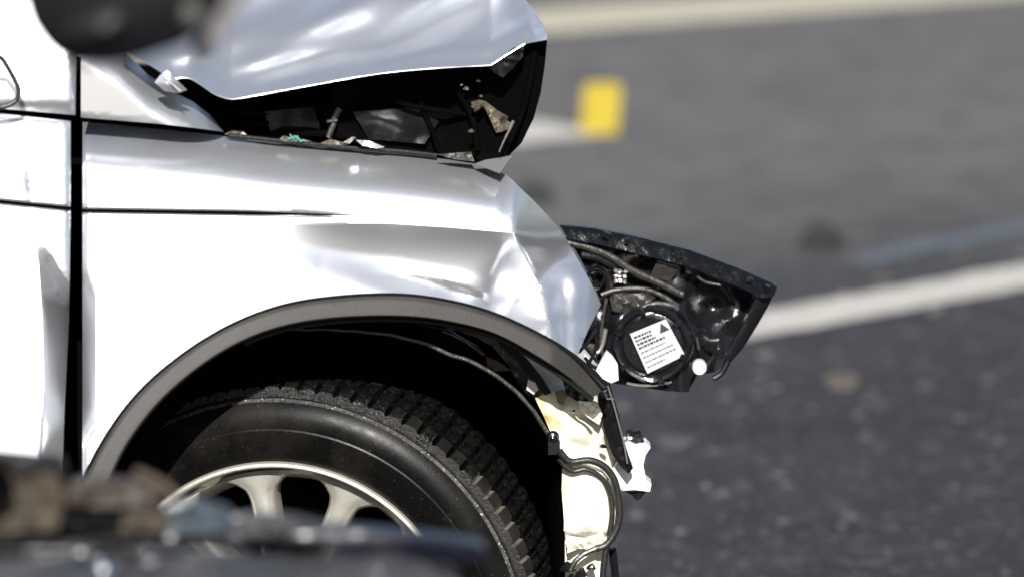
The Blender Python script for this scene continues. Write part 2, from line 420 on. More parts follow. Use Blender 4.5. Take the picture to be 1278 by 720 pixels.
TOP = np.array([(103, 153), (200, 162), (278, 170), (350, 180), (430, 187), (500, 193), (560, 200), (605, 207), (622, 212), (650, 236)])
LX = np.array([(200, 626), (232, 641), (290, 641), (345, 668), (420, 692), (480, 712)])
def crease_y(px): return np.interp(px, [-430, 0, 40, 90, 104, 300, 440, 520], [222, 252, 256, 261, 263, 266, 269, 271])
TILT = .00023
def fender_d(px, py):
    T = np.interp(px, TOP[:, 0], TOP[:, 1]); t = py - T
    d = .085 * np.clip(1 - t / 62, 0, 1) ** 2.0 * (1 - sst(px, 600, 660) * .8)
    L = np.interp(py, LX[:, 0], LX[:, 1]); n = np.clip(px - L, 0, None)
    d = d + .0020 * (np.sqrt(n * n + 4) - 2) + lumps(110, .004, 77)(px, py) * sst(n, 4, 26)
    # tuck below the body line, deepest toward the nose
    yc = np.interp(px, [330, 480, 560, 640, 680], [279, 279, 284, 291, 300])
    tt = np.clip(py - yc, 0, None)
    wl = np.interp(px, [320, 400, 640], [24, 70, 140])
    wx = sst(px, 320, 500) * (1 - sst(px, 670, 745))
    d = d + wx * .036 * (1 - np.exp(-tt / 30)) * (1 - sst(tt, .4 * wl, wl) * .75)
    # second shallow buckle above the arch
    y2 = np.interp(px, [420, 500, 560, 620], [333, 338, 350, 372])
    d = d + .007 * sst(py - y2, -1.5, 9) * (1 - sst(py - y2, 9, 60)) * sst(px, 440, 540) * (1 - sst(px, 600, 640))
    d = d + .016 * gs(px - 568, 30) * sst(py, 350, 372) * 0.6
    # deep dent behind the crease
    xd = np.interp(py, [300, 375], [626, 602])
    d = d + .018 * sst(px, xd, xd + 36) * sst(py, 292, 330) * (1 - sst(py, 372, 402))
    qx = (px - 652) + .42 * (py - 372)
    d = d + .060 * np.exp(-(np.abs(qx / 38) ** 2.2 + np.abs((py - 374) / 54) ** 2.6))
    # vertical buckle in the nose
    xv = np.interp(py, [340, 440], [703, 703])
    d = d + .020 * gs(px - xv, 11) * sst(py, 335, 385)
    d = d - .008 * gs(px - xv - 26, 16) * sst(py, 300, 380) + .003 * gs(py - 292 - (px - 650) * .25, 8) * sst(px, 645, 660)
    # rolled edge at the door gap, pinched in half way down
    d = d + .006 * np.clip(1 - (px - 103) / 9, 0, 1) ** 2
    pin = sst(py, 330, 440) * (1 - sst(py, 490, 560))
    d = d + pin * .0032 * (np.sqrt(np.clip(121 - px, 0, None) ** 2 + 4) - 2)
    # groove of the body line
    fade = 1 - sst(px, 300, 470)
    d = d + .006 * gs(py - crease_y(px), 2.4) * fade - TILT * np.clip(py - 265, -130, 400)
    # flare towards the wheel arch
    return d
ai = AM[::-1]
fo = [(103, 153), (150, 157), (200, 162), (240, 166), (278, 170), (315, 175), (350, 180), (390, 184), (430, 187), (465, 190), (500, 193), (530, 196), (560, 200), (585, 204), (605, 206),
      (622, 212), (640, 226), (650, 236), (665, 250), (682, 268), (699, 288), (712, 308), (723, 327), (735, 348), (743, 364), (750, 380), (742, 396), (733, 414), (722, 440)]
fo = [tuple(p) for p in line(fo, 5)] + [tuple(p) for p in ai if p[0] < 722 and p[1] < 660] + [(103, 640)]
fo_bottom = [tuple(p) for p in line([fo[-1], fo[0]], 5)][1:-1]
ex = []
for x in np.arange(106, 525, 4): ex += [(x, crease_y(x) + k) for k in (-4.5, -2, 0, 2, 4.5)]
for y in np.arange(330, 560, 4): ex += [(112, y), (116, y), (120, y), (124, y)]
for x in np.arange(330, 664, 4):
    y = np.interp(x, [330, 480, 560, 640, 680], [279, 279, 284, 291, 300]); ex += [(x, y + k) for k in (-3, 0, 3)]
panel('fender', fo + fo_bottom, fender_d, M['paint'], car, 4.2, .004, 'raw', extra=ex)
xs_ = np.arange(104, 512, 4.0)
q = MB(); q.tube(W(xs_, crease_y(xs_), B(xs_) + fender_d(xs_, crease_y(xs_)) - .007), .0022 * np.clip((516 - xs_) / 200, .12, 1), 8); q.build('groove_shade', M['void'], car)  # black tube stands for the shade in the body groove
# the strip above the shut line
def strip_d(px, py):
    T = np.interp(px, [100, 150, 190, 240, 262, 280], [30, 60, 96, 126, 144, 163]); t = py - T
    return .030 + .07 * np.clip(1 - t / 50, 0, 1) ** 2 + .02 * np.clip(1 - (149 + (px - 103) * .1 - py) / 6, 0, 1) ** 2 * .2
panel('cowl_panel', [(101, 30), (120, 40), (150, 62), (185, 94), (215, 115), (240, 127), (262, 144), (279, 165), (250, 161), (200, 155), (150, 151), (101, 147)], strip_d, M['paint'], car, 5, .004, False)

# door
def door_d(px, py):
    d = .0 * px + .006 * np.clip(1 - (89 - px) / 8, 0, 1) ** 2
    L = np.interp(py, [285, 310, 400, 480, 560, 640], [44, 47, 53, 55, 50, 40])
    act = sst(py - (288 + np.clip(px - 45, 0, None) * 1.5), 0, 40)
    d = d + act * .0026 * (np.sqrt(np.clip(px - L, 0, None) ** 2 + 4) - 2) * (1 - .5 * sst(py, 470, 540))
    d = d + .006 * gs(py - crease_y(px), 2.6) - TILT * np.clip(py - 265, -130, 400)
    d = d + .010 * np.clip(1 - (py - (141 + px * .09)) / 10, 0, 1) ** 2
    d = d + .004 * gs(px - 38 - (py - 230) * .12, 4) * sst(py, 205, 225) * (1 - sst(py, 240, 262))
    return d
ex = []
for x in np.arange(-420, 86, 4): ex += [(x, crease_y(x) + k) for k in (-5, -2.4, 0, 2.4, 5)]
for y in np.arange(286, 640, 4):
    x = np.interp(y, [285, 310, 400, 480, 560, 640], [44, 47, 53, 55, 50, 40]); ex += [(x + k, y) for k in (-3, 0, 3, 6)]
door = panel('door', [(-430, 100), (-70, 136), (0, 142), (88, 152), (88, 260), (86, 400), (80, 520), (77, 620), (76, 760), (-70, 760), (-430, 760)], door_d, M['paint'], car, 5.2, .004, False, extra=ex)
panel('door_upper', [(-430, -30), (60, -30), (95, 20), (95, 84), (94, 144), (0, 136), (-70, 130), (-430, 94)],
      lambda x, y: .032 + .008 * np.clip(1 - (95 - x) / 8, 0, 1) ** 2 + .012 * np.clip(1 - (138 - y) / 10, 0, 1) ** 2 * 0.5 + .0004 * np.clip(120 - y, 0, None), M['paint'], door, 6, .004, False)
xs_ = np.arange(-425, 89, 4.0)
q = MB(); q.tube(W(xs_, crease_y(xs_), B(xs_) + door_d(xs_, crease_y(xs_)) - .007), .0024, 8); q.build('groove_shade', M['void'], door)  # same painted groove shade, carried across the door
# dark pillar behind the shut lines
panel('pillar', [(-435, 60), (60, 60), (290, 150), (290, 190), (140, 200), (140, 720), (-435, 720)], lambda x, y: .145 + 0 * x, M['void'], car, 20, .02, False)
# black cable loop at the door
m = MB(); m.tube(C3(spline([(-14, 72), (0, 72), (8, 82), (17, 98), (23, 112), (21, 124), (12, 131), (0, 134), (-14, 134)], 3), -.012), .0032, 10)
m.tube(C3([(8, 78), (17, 62), (26, 44), (32, 34)], -.012), .0007, 6)
m.build('cable', M['hose'], car)
m = MB(); m.tube(C3([(-12, 118), (14, 118)], -.010), .0012, 6); m.build('cable_clip', M['steel'], car)

# hood
HE = np.array([(150, 60), (190, 84), (215, 99), (235, 98), (250, 106), (268, 118), (288, 124), (312, 121), (350, 114), (400, 105), (470, 93), (540, 86), (612, 82), (636, 66), (655, 55), (684, 48)], float)
def hood_d(px, py):
    e = np.interp(px, HE[:, 0], HE[:, 1]); t = np.clip(e - py, 0, None)
    d = .01 + .0019 * t
    q = py + .30 * px
    am = sst(t, 6, 40)
    d = d + am * (.024 * np.sin((q - 168) / 118 * 2 * np.pi) + .005 * np.sin((q + .35 * px) / 63 * 2 * np.pi + 1.0)) + lumps(150, .004, 88)(px, py) * am
    d = d - .010 * gs(py - 96 + (px - 250) * .24, 12) * sst(px, 230, 280) * (1 - sst(px, 380, 470))
    d = d - .0016 * np.clip(px - 654 - (py - 0) * .2, 0, None)
    return d
ho = [tuple(p) for p in spline([tuple(p) for p in HE[:13]], 4)] + [(655, 55), (683, 50)] + [(682, 40), (676, 28), (668, 16), (660, 6), (655, 0), (640, -40), (600, -75), (150, -75)]
ho = [tuple(p) for p in line(ho, 5, True)]
panel('hood', ho, hood_d, M['paint'], car, 4.5, .004, 'raw')
he_ = np.vstack([spline([tuple(p) for p in HE[2:13]], 4), line([(612, 82), (655, 55)], 4)])
q = MB(); q.tube(W(he_[:, 0], he_[:, 1], B(he_[:, 0]) + .008), .0005 + .0003 * np.sin(np.arange(len(he_)) * .37) * np.cos(np.arange(len(he_)) * .11), 8); q.build('hood_hem', M['paint'], car)
panel('hinge_flap', [(193, 103), (200, 94), (208, 88), (218, 98), (233, 113), (222, 117), (205, 114)], lambda x, y: -.004 + .0006 * np.abs(x - 210) + .0004 * np.abs(y - 104), M['paint'], car, 5, .004, False)
m = MB()
m.tube(C3([(204, 96), (226, 114)], -.006), .0012, 6); m.build('hinge_rib', M['paint'], car)

# engine bay under the raised hood
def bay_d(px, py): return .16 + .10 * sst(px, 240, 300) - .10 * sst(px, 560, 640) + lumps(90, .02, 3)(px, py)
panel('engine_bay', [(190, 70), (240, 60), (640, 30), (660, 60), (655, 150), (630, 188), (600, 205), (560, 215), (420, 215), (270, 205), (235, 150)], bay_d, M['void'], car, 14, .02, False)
def liner_d(px, py): return .022 + .0007 * np.clip(684 - px, 0, 130) + lumps(60, .003, 5)(px, py) * sst(684 - px, 4, 30)
panel('hood_liner', [(470, 96), (540, 89), (612, 84), (636, 68), (655, 57), (683, 50), (680, 82), (675, 116), (666, 148), (651, 179), (633, 197), (604, 203), (594, 199), (590, 192), (545, 196), (490, 190), (440, 178), (400, 150), (420, 108)],
      liner_d, M['void'], car, 9, .012, False, angle=25)
panel('hood_hook', [(611, 85), (628, 70), (642, 60), (655, 57), (652, 72), (640, 86), (628, 97), (618, 92)], lambda x, y: .012 + lumps(16, .004, 2)(x, y), M['black'], car, 5, .006, False, angle=20)
panel('crushed_bracket', [(588, 128), (598, 125), (606, 127), (622, 139), (641, 150), (638, 160), (628, 164), (619, 166), (612, 150), (604, 133), (598, 137), (592, 140)], lambda x, y: .052 + lumps(26, .010, 8)(x, y), M['olive'], car, 5, .003, False, angle=15)
m = MB(); m.tube(C3([(641, 151), (636, 162), (628, 178), (623, 190)], .035), [.0022, .0018, .0012, .0008], 6); m.build('stay_rod', M['steel'], car)
for x, y, s in ((582, 109, 4), (597, 99, 3), (588, 162, 4), (590, 131, 3), (600, 118, 2.4), (576, 104, 2)):
    c = W(x, y, float(B(x)) + .05); q = MB()
    chunk(q, (c[0], c[1], c[2] - .003), s * .001, int(x), 1); q.build('bolt', M['olive'], car, 0)
q = MB(); q.tube(C3([(424, 136), (418, 146), (416, 156), (412, 166), (410, 172)], .10), .004, 8); q.tube(C3([(408, 152), (421, 150)], .095), .0022, 6); q.build('hose_clip', M['grime'], car)
q = MB(); q.tube(C3(spline([(300, 160), (340, 152), (400, 151), (450, 155), (520, 152), (580, 158)], 8), .13), .003, 8)
q.tube(C3(spline([(320, 172), (380, 166), (440, 170), (520, 176), (590, 184)], 8), .12), .005, 8); q.build('engine_hose', M['void'], car)
for pts, rr, dd in (([(560, 92), (575, 118), (590, 150), (596, 188)], .004, .075), ([(520, 98), (526, 130), (540, 165), (548, 190)], .003, .09), ([(470, 100), (500, 128), (560, 140), (606, 146)], .0035, .085),
                    ([(668, 62), (662, 100), (652, 140), (636, 178)], .004, .03), ([(300, 140), (380, 146), (440, 150), (470, 160)], .003, .13), ([(350, 128), (360, 150), (372, 170)], .004, .14)):
    q = MB(); q.tube(C3(spline(pts, 6), dd), rr, 8); q.build('bay_rib', M['void'], car)
panel('bay_plate', [(330, 140), (392, 134), (400, 160), (380, 172), (338, 166)], lambda x, y: .125 + lumps(60, .010, 71)(x, y), M['black'], car, 5, .006, False, angle=60)
panel('bay_plate', [(440, 140), (520, 134), (548, 152), (530, 180), (460, 174)], lambda x, y: .10 + lumps(70, .012, 72)(x, y), M['black'], car, 5, .006, False, angle=60)
# shreds of seal and wire along the fender's top edge
for pts, mt, nm, dd in (([(280, 168), (290, 163), (303, 164), (308, 169)], 'olive', 'seal_shred', .09), ([(345, 177), (353, 170), (372, 173), (390, 177)], 'olive', 'seal_shred', .085),
                        ([(398, 180), (412, 174), (428, 178), (435, 182)], 'olive', 'seal_shred', .085), ([(428, 178), (440, 171), (444, 172), (436, 180)], 'steel', 'seal_shred', .08),
                        ([(444, 175), (460, 176), (480, 184), (470, 186), (452, 182)], 'paint', 'seal_shred', .07), ([(545, 193), (588, 190), (592, 202), (565, 199)], 'grime', 'seal_shred', .06)):
    panel(nm, pts, lambda x, y, dd=dd: dd + lumps(12, .003, int(pts[0][0]))(x, y), M[mt], car, 5, .003, False, angle=15)
q = MB(); q.tube(C3([(362, 168), (366, 174), (371, 170), (375, 177), (380, 175)], .082), .0012, 6); q.tube(C3([(360, 174), (368, 170), (373, 175)], .080), .001, 6); q.build('wire', M['teal'], car)
q = MB(); q.tube(C3(spline([(285, 169), (350, 176), (430, 184), (500, 189), (545, 194)], 6), .088), .003, 8); q.build('edge_seal', M['black'], car)
panel('fender_tab', [(592, 205), (606, 200), (626, 197), (640, 194), (632, 204), (624, 217), (614, 213), (603, 209)], lambda x, y: .045 - .0007 * (x - 592) + .0016 * (217 - y), M['paint'], car, 4, .003, False, angle=20)

# wheel arch: grey trim strip with a black seal, liner, inner structure
def trim():
    m = MB(); K = 10; vs = []
    prof = []
    for j in range(K + 1):
        s = j / K
        prof.append((s, -.024 + .014 * max(0, 1 - s / .16) ** 2 + .012 * max(0, 1 - (1 - s) / .12) ** 2 - .004 * s))
    for i in range(NA):
        for s, d in prof:
            p = AO[i] * (1 - s) + AI[i] * s; vs.append(W(p[0], p[1], float(B(p[0])) + d - TILT * max(0, p[1] - 265) + .0006 * max(0, p[0] - 690)))
        p = AI[i]; vs.append(W(p[0], p[1], float(B(p[0])) - TILT * max(0, p[1] - 265) + .03)); p = AO[i]; vs.append(W(p[0], p[1], float(B(p[0])) - TILT * max(0, p[1] - 265) + .012))
    n = K + 3; fs = []
    for i in range(NA - 1):
        for j in range(n): j2 = (j + 1) % n; fs.append((i * n + j, i * n + j2, (i + 1) * n + j2, (i + 1) * n + j))
    fs.append(tuple(range(n))[::-1]); fs.append(tuple((NA - 1) * n + j for j in range(n)))
    m.add(vs, fs); t = m.build('arch_trim', M['trim'], car, 35)
    q = MB(); q.tube(W(AO[:, 0], AO[:, 1], B(AO[:, 0]) - .014 - TILT * np.clip(AO[:, 1] - 265, 0, None)), .0026, 6); q.build('trim_seal', M['black'], t)
    q = MB(); sel = AI[AI[:, 0] > 300]; q.tube(W(sel[:, 0], sel[:, 1] + 3, B(sel[:, 0]) - .006 - TILT * np.clip(sel[:, 1] - 265, 0, None)), .003, 6); q.build('trim_lip', M['black'], t)
trim()
LP = spline([(118, 780), (124, 640), (150, 560), (200, 500), (252, 455), (302, 428), (345, 413), (385, 410), (430, 413), (480, 417), (528, 428), (560, 441), (590, 452), (622, 470), (650, 494), (672, 522), (688, 548), (700, 572), (705, 600), (703, 650), (704, 780)], 5)
LP = resamp(LP, 140)
def liner():
    m = MB(); vs = []; D = (.03, .032, .10, .25, .42)
    for p in LP:
        for j, d in enumerate(D):
            sh = 1 - .03 * j * (j > 1)
            vs.append(W(420 + (p[0] - 420) * sh + (2 if j == 0 else 0), 800 + (p[1] - 800) * sh, float(B(p[0])) + d))
    n = len(D); fs = [(i * n + j, (i + 1) * n + j, (i + 1) * n + j + 1, i * n + j + 1) for i in range(len(LP) - 1) for j in range(n - 1)]
    k = len(LP); bk = [i * n + n - 1 for i in range(k)]; fs.append(tuple(bk))
    m.add(vs, fs); lin = m.build('wheel_liner', M['void'], car, 40)
    sel = LP[(LP[:, 0] > 340) & (LP[:, 1] < 548)]
    wob = lumps(37, 1.6, 91)(sel[:, 0], sel[:, 1])
    q = MB(); q.tube(W(sel[:, 0], sel[:, 1] + wob, B(sel[:, 0]) + .026), [.0012 + .0016 * min(1, i / 25) for i in range(len(sel))], 7); q.build('liner_edge', M['grime'], lin)
liner()
# inner structure seen through the gap between trim and liner
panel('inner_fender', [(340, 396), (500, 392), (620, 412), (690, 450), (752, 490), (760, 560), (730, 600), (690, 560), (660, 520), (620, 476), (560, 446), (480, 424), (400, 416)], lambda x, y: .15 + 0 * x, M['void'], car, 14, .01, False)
panel('inner_panel', [(640, 424), (660, 436), (703, 470), (700, 482), (690, 490), (676, 470), (656, 446)], lambda x, y: .07 + .0003 * (x - 640), M['paint'], car, 6, .003, False)
panel('brace', [(553, 402), (592, 409), (618, 422), (636, 440), (655, 466), (676, 488), (672, 497), (660, 494), (645, 476), (634, 455), (615, 432), (590, 419), (555, 409)], lambda x, y: .055 - .006 * gs(y - (402 + (x - 553) * .72), 6), M['grime'], car, 4, .004, False)
panel('brace', [(618, 420), (634, 428), (656, 446), (674, 468), (688, 490), (680, 493), (664, 474), (644, 450), (625, 432)], lambda x, y: .045 + 0 * x, M['black'], car, 4, .006, False)
panel('brace', [(520, 405), (560, 412), (595, 432), (606, 444), (602, 456), (570, 438), (530, 426)], lambda x, y: .05 + .0008 * (y - 405), M['black'], car, 6, .005, False)
q = MB(); q.tube(C3(spline([(552, 413), (575, 423), (592, 434), (604, 443)], 4), .044), .0014, 6); q.build('brace_edge', M['olive'], car)
panel('clip_block', [(607, 446), (622, 452), (637, 462), (620, 463), (608, 458)], lambda x, y: .046 + lumps(14, .003, 1)(x, y), M['tan'], car, 4, .008, False, angle=20)
panel('clip_block', [(636, 426), (648, 430), (660, 438), (655, 441), (643, 435)], lambda x, y: .05 + 0 * x, M['white'], car, 4, .006, False)
panel('clip_block', [(659, 474), (668, 477), (672, 486), (666, 492), (657, 486)], lambda x, y: .04 + .0005 * (x - 660), M['white'], car, 4, .006, False)
panel('trim_bracket', [(702, 472), (712, 470), (726, 482), (739, 496), (733, 501), (720, 500), (706, 492)], lambda x, y: .030 + lumps(20, .005, 9)(x, y), M['gloss_black'], car, 5, .008, False, angle=20)
q = MB(); q.tube(C3([(709, 470), (714, 478)], .026), .002, 6); q.build('bracket_pin', M['white'], car)

# white plastic reservoir and its hoses
def res_d(px, py): return .055 - .025 * gs(px - 716, 34) * gs(py - 535, 48) + .0009 * np.clip(px - 748, 0, None) + lumps(44, .008, 12)(px, py) + lumps(20, .003, 13)(px, py) + .010 * gs(py - 515 - .2 * (px - 700), 4) * gs(px - 728, 20)
res = panel('reservoir', [(668, 497), (682, 490), (700, 487), (709, 492), (722, 501), (745, 502), (752, 512), (754, 532), (764, 552), (771, 566), (776, 585), (784, 604), (772, 612), (762, 600), (745, 588), (712, 580), (701, 572), (690, 546), (679, 520)],
            res_d, M['white_plastic'], car, 4.5, .07, False, angle=50)
def res2_d(px, py): return .06 - .045 * np.sqrt(np.clip(1 - ((px - 735) / 46) ** 2, 0, 1)) * (1 - .5 * sst(py, 660, 690)) + lumps(40, .006, 15)(px, py) + lumps(18, .0025, 16)(px, py) + .012 * gs(py - 672 + .1 * (px - 735), 5)
panel('reservoir_bowl', [(702, 576), (730, 580), (752, 590), (764, 606), (769, 630), (767, 655), (758, 676), (752, 690), (750, 720), (750, 780), (701, 780), (702, 690), (704, 650), (701, 610)], res2_d, M['white_plastic'], res, 4.5, .06, False, angle=50)
for x, y, s_ in ((738, 503, 4), (753, 556, 5), (716, 512, 2.5), (757, 597, 3), (713, 660, 3), (742, 650, 2)):
    c = W(x, y, float(B(x)) + .024); q = MB(); chunk(q, (c[0], c[1], c[2] - s_ * .0004), s_ * .001, int(x), .8); q.build('bolt', M['black'], res, 0)
panel('torn_flap', [(703, 579), (722, 583), (744, 590), (752, 600), (738, 606), (726, 598), (708, 594)], lambda x, y: .028 + lumps(14, .006, 81)(x, y), M['white_plastic'], res, 4, .004, False, angle=15)
panel('torn_flap', [(706, 668), (730, 672), (752, 664), (756, 676), (742, 686), (722, 684), (708, 690)], lambda x, y: .012 + lumps(16, .007, 82)(x, y), M['white_plastic'], res, 4, .004, False, angle=15)
panel('torn_flap', [(722, 500), (746, 503), (752, 516), (748, 530), (736, 522), (724, 512)], lambda x, y: .020 + lumps(14, .006, 83)(x, y), M['white_plastic'], res, 4, .004, False, angle=15)
panel('stain_patch', [(692, 488), (703, 486), (708, 496), (702, 506), (696, 502)], lambda x, y: .026 + 0 * x, M['olive'], res, 3, .004, False)
panel('mount_bracket', [(773, 553), (783, 550), (794, 555), (806, 552), (812, 558), (806, 567), (803, 580), (806, 598), (813, 604), (811, 613), (792, 611), (776, 612), (768, 600), (764, 586), (772, 575)], lambda x, y: .06 - .0012 * np.clip(795 - x, 0, None) * .3 + lumps(22, .004, 4)(x, y) + .006 * gs(y - 584, 10), M['white'], car, 4, .03, False, angle=30)
panel('bracket_cap', [(781, 551), (783, 541), (790, 538), (799, 537), (804, 551), (795, 554)], lambda x, y: .066 + lumps(9, .004, 6)(x, y), M['gloss_black'], car, 4, .02, False, angle=20)
panel('bracket_foot', [(780, 613), (806, 613), (800, 622), (794, 624), (788, 617)], lambda x, y: .07 + 0 * x, M['black'], car, 4, .016, False)
panel('strap', [(746, 500), (747, 490), (753, 481), (761, 478), (766, 496), (773, 520), (778, 548), (785, 570), (790, 584), (784, 591), (774, 581), (764, 566), (757, 546), (751, 522)], lambda x, y: .022 + .0006 * np.abs(x - (752 + (y - 480) * .28)) + lumps(18, .002, 3)(x, y), M['black'], car, 4, .008, False, angle=25)
q = MB(); q.tube(C3(spline([(758, 480), (766, 505), (774, 535), (779, 555), (783, 578)], 4), .014), .0013, 6); q.tube(C3([(757, 497), (766, 498)], .014), .001, 6); q.tube(C3([(774, 552), (782, 548), (784, 541)], .05), .001, 6); q.build('strap_edge', M['steel'], car)
q = MB(); q.tube(C3(spline([(698, 562), (705, 571), (714, 576), (735, 574), (753, 581), (766, 597), (772, 622), (773, 645), (767, 665), (756, 680), (744, 684)], 4), .006), .0046, 10); q.build('hose', M['hose'], car)
q = MB(); q.tube(C3(spline([(698, 572), (706, 582), (716, 588), (731, 585), (748, 594), (760, 610), (764, 640), (760, 668)], 4), .012), .0036, 10); q.build('hose', M['hose'], car)
q = MB(); q.tube(C3(spline([(757, 680), (754, 700), (752, 725), (751, 780)], 5), .008), .0042, 10); q.tube(C3(spline([(744, 684), (730, 690), (718, 700), (712, 712)], 4), .008), .0036, 8); q.build('hose', M['hose'], car)
q = MB(); q.tube(C3(spline([(764, 684), (768, 720), (772, 780)], 8), .05), .005, 8); q.build('corner_strut', M['black'], car)
q = MB()
for x, y, s in ((708, 706, 9), (726, 712, 8), (738, 704, 6), (716, 722, 10)):
    c = W(x, y, float(B(x)) + .015); chunk(q, (c[0], c[1], c[2] - .006), s * .001, int(x), 1.3)
q.build('connector', M['gloss_black'], car, 0)
q = MB(); c = W(690, 545, float(B(690)) + .012); q.lathe([(.0005, -.008), (.006, -.006), (.0085, 0), (.006, .006), (.0005, .008)], 14, Matrix.Translation(Vector(c))); q.box((c[0] - .006, c[1] - .004, c[2] - .022), (c[0] + .009, c[1] + .006, c[2] - .004)); q.build('liner_plug', M['gloss_black'], car)

# headlight hanging out of its place, seen from behind
HB = lambda px: B(px) + .235
def hl_d(px, py):
    r = np.hypot((px - 812) / 62, (py - 428) / 62)
    d = .02 - .022 * (1 - sst(r, .75, 1.15)) + lumps(60, .009, 21)(px, py)
    d = d + .0004 * np.clip(px - 870, 0, None) + .03 * gs(px - 885, 26) * gs(py - 385, 32)
    return d
hlt = panel('headlight', [(706, 296), (740, 300), (800, 313), (860, 329), (915, 350), (952, 366), (962, 372), (944, 405), (924, 434), (909, 453), (893, 464), (870, 468), (860, 486), (834, 488), (800, 483), (765, 478), (748, 462), (742, 440), (728, 432), (742, 398), (751, 380), (738, 348), (718, 312)],
            hl_d, M['gloss_black'], car, 5, .09, False, base=HB, angle=25, back=lambda x, y: .05 + .05 * sst(x, 720, 860) * (1 - sst(x, 880, 960)))
def rim_d(px, py):
    e = np.interp(px, [698, 740, 800, 860, 920, 970], [281, 285, 297, 312, 334, 357]); t = (py - e) / 17
    return -.006 - .010 * t + .016 * np.clip(.35 - t, 0, None) ** 2 * 6 * .5 + lumps(17, .0009, 31)(px, py) + lumps(44, .0014, 32)(px, py)
panel('lens_edge', [(698, 281), (740, 285), (800, 297), (860, 312), (920, 334), (962, 352), (970, 358), (966, 370), (952, 372), (915, 355), (860, 333), (800, 318), (745, 305), (709, 298)], rim_d, M['lens'], hlt, 4, .012, False, base=HB, angle=28)
panel('lens_side', [(967, 364), (958, 384), (944, 408), (926, 436), (912, 452), (905, 446), (917, 424), (932, 396), (944, 370), (955, 364)], lambda x, y: -.008 + .0010 * np.clip(x - 935 + (y - 405) * .55, 0, None), M['gloss_black'], hlt, 5, .02, False, base=HB, angle=40)
for x, y, w_, h_ in ((757, 294, 9, 8), (782, 301, 7, 9), (846, 318, 9, 9), (898, 336, 7, 7), (935, 350, 8, 7), (957, 360, 6, 7)):
    q = MB(); c = W(x, y, float(HB(x)) - .016); q.box((-w_ * .0005, -.002, -h_ * .0005), (w_ * .0005, .008, h_ * .0005), Matrix.Translation(Vector(c)) @ Matrix.Rotation(R(18), 4, 'Y'), jit=.0008); q.build('lens_clip', M['lens'], hlt, 20)
for pts, rr, mt, dd in (([(706, 302), (740, 311), (764, 322), (790, 338), (820, 352), (852, 368)], .0048, 'grime', -.004), ([(725, 318), (745, 322), (765, 332)], .005, 'gloss_black', 0),
                        ([(750, 368), (768, 362), (795, 360), (812, 363)], .0035, 'grime', -.006), ([(805, 360), (828, 370), (846, 382)], .0032, 'grime', -.006),
                        ([(862, 330), (890, 345), (920, 356), (948, 366)], .003, 'grime', -.006), ([(870, 345), (880, 352), (900, 356)], .0022, 'grime', -.004),
                        ([(800, 385), (818, 379), (840, 382), (846, 386)], .004, 'grime', -.018), ([(803, 393), (822, 389), (840, 394)], .003, 'steel', -.020),
                        ([(757, 372), (752, 400), (750, 430), (754, 448)], .0025, 'grime', -.006), ([(735, 432), (745, 440), (752, 430), (756, 410)], .003, 'steel', -.008),
                        ([(878, 420), (886, 425), (897, 424)], .0028, 'grime', -.010), ([(909, 450), (900, 466), (890, 472)], .004, 'black', -.008),
                        ([(893, 430), (890, 446), (880, 458)], .003, 'gloss_black', -.010), ([(862, 418), (864, 436), (858, 448)], .0022, 'grime', -.012), ([(869, 420), (872, 436)], .002, 'grime', -.010)):
    q = MB(); q.tube(C3(spline(pts, 4), dd, HB), rr, 8); q.build('housing_rib', M[mt], hlt)
panel('housing_plate', [(820, 326), (848, 334), (836, 352), (812, 344)], lambda x, y: -.004 + .0004 * (y - 330), M['grime'], hlt, 5, .006, False, base=HB)
panel('housing_plate', [(760, 366), (800, 360), (818, 372), (800, 382), (784, 392), (764, 388)], lambda x, y: -.004 + lumps(24, .006, 41)(x, y), M['grime'], hlt, 5, .006, False, base=HB, angle=20)
panel('housing_plate', [(852, 322), (866, 328), (862, 342), (856, 340)], lambda x, y: -.006 + lumps(9, .004, 42)(x, y), M['grime'], hlt, 4, .004, False, base=HB, angle=15)
q = MB()
for k in range(9):
    x = 768 + (k % 3) * 6 + rng.uniform(-1, 1); y = 338 + (k // 3) * 6 + rng.uniform(-1, 1); c = W(x, y, float(HB(x)) - .008)
    q.box((-.0022, -.004, -.0022), (.0022, .004, .0022), Matrix.Translation(Vector(c)) @ Matrix.Rotation(R(25 + 9 * k), 4, 'Y'), jit=.0005)
q.build('bulb_connector', M['steel'], hlt, 0)
q = MB(); c = W(744, 346, float(HB(744)) - .004); q.lathe([(.009, -.002), (.011, -.004), (.013, -.002), (.013, .006), (.009, .006)], 20, Matrix.Translation(Vector(c)), closed=True); c = W(750, 357, float(HB(750)) - .008); chunk(q, (c[0], c[1], c[2]), .004, 3, 1); q.build('adjuster', M['gloss_black'], hlt)
# bulb cap with its label
cc = Vector(W(813, 430, float(HB(813)) - .024)); TM = Matrix.Translation(cc) @ Matrix.Rotation(R(-6), 4, 'Z')
q = MB(); q.lathe([(.0005, .000), (.036, .000), (.039, .002), (.041, .003), (.0445, -.001), (.048, -.002), (.051, .001), (.052, .006), (.052, .03)], 56, TM,
                  mod=lambda k, j, r, y: (r * (1 + (.035 if (k % 14 in (0, 1)) and j >= 4 else 0)), y)); capo = q.build('bulb_cap', M['gloss_black'], hlt, 30)
for a in (20, 75, 140, 200, 255, 320):
    Mx = TM @ Matrix.Rotation(R(a), 4, 'Y') @ Matrix.Translation((.046, -.003, 0)); q = MB(); q.box((-.006, -.002, -.0035), (.006, .006, .0035), Mx, jit=.0004); q.build('cap_tab', M['black'], hlt, 20)
la = [(786, 416.5), (831, 398), (855, 443), (808, 466)]
lp = [np.array(p, float) for p in la]
def lab(u, v): return lp[0] * (1 - u) * (1 - v) + lp[1] * u * (1 - v) + lp[2] * u * v + lp[3] * (1 - u) * v
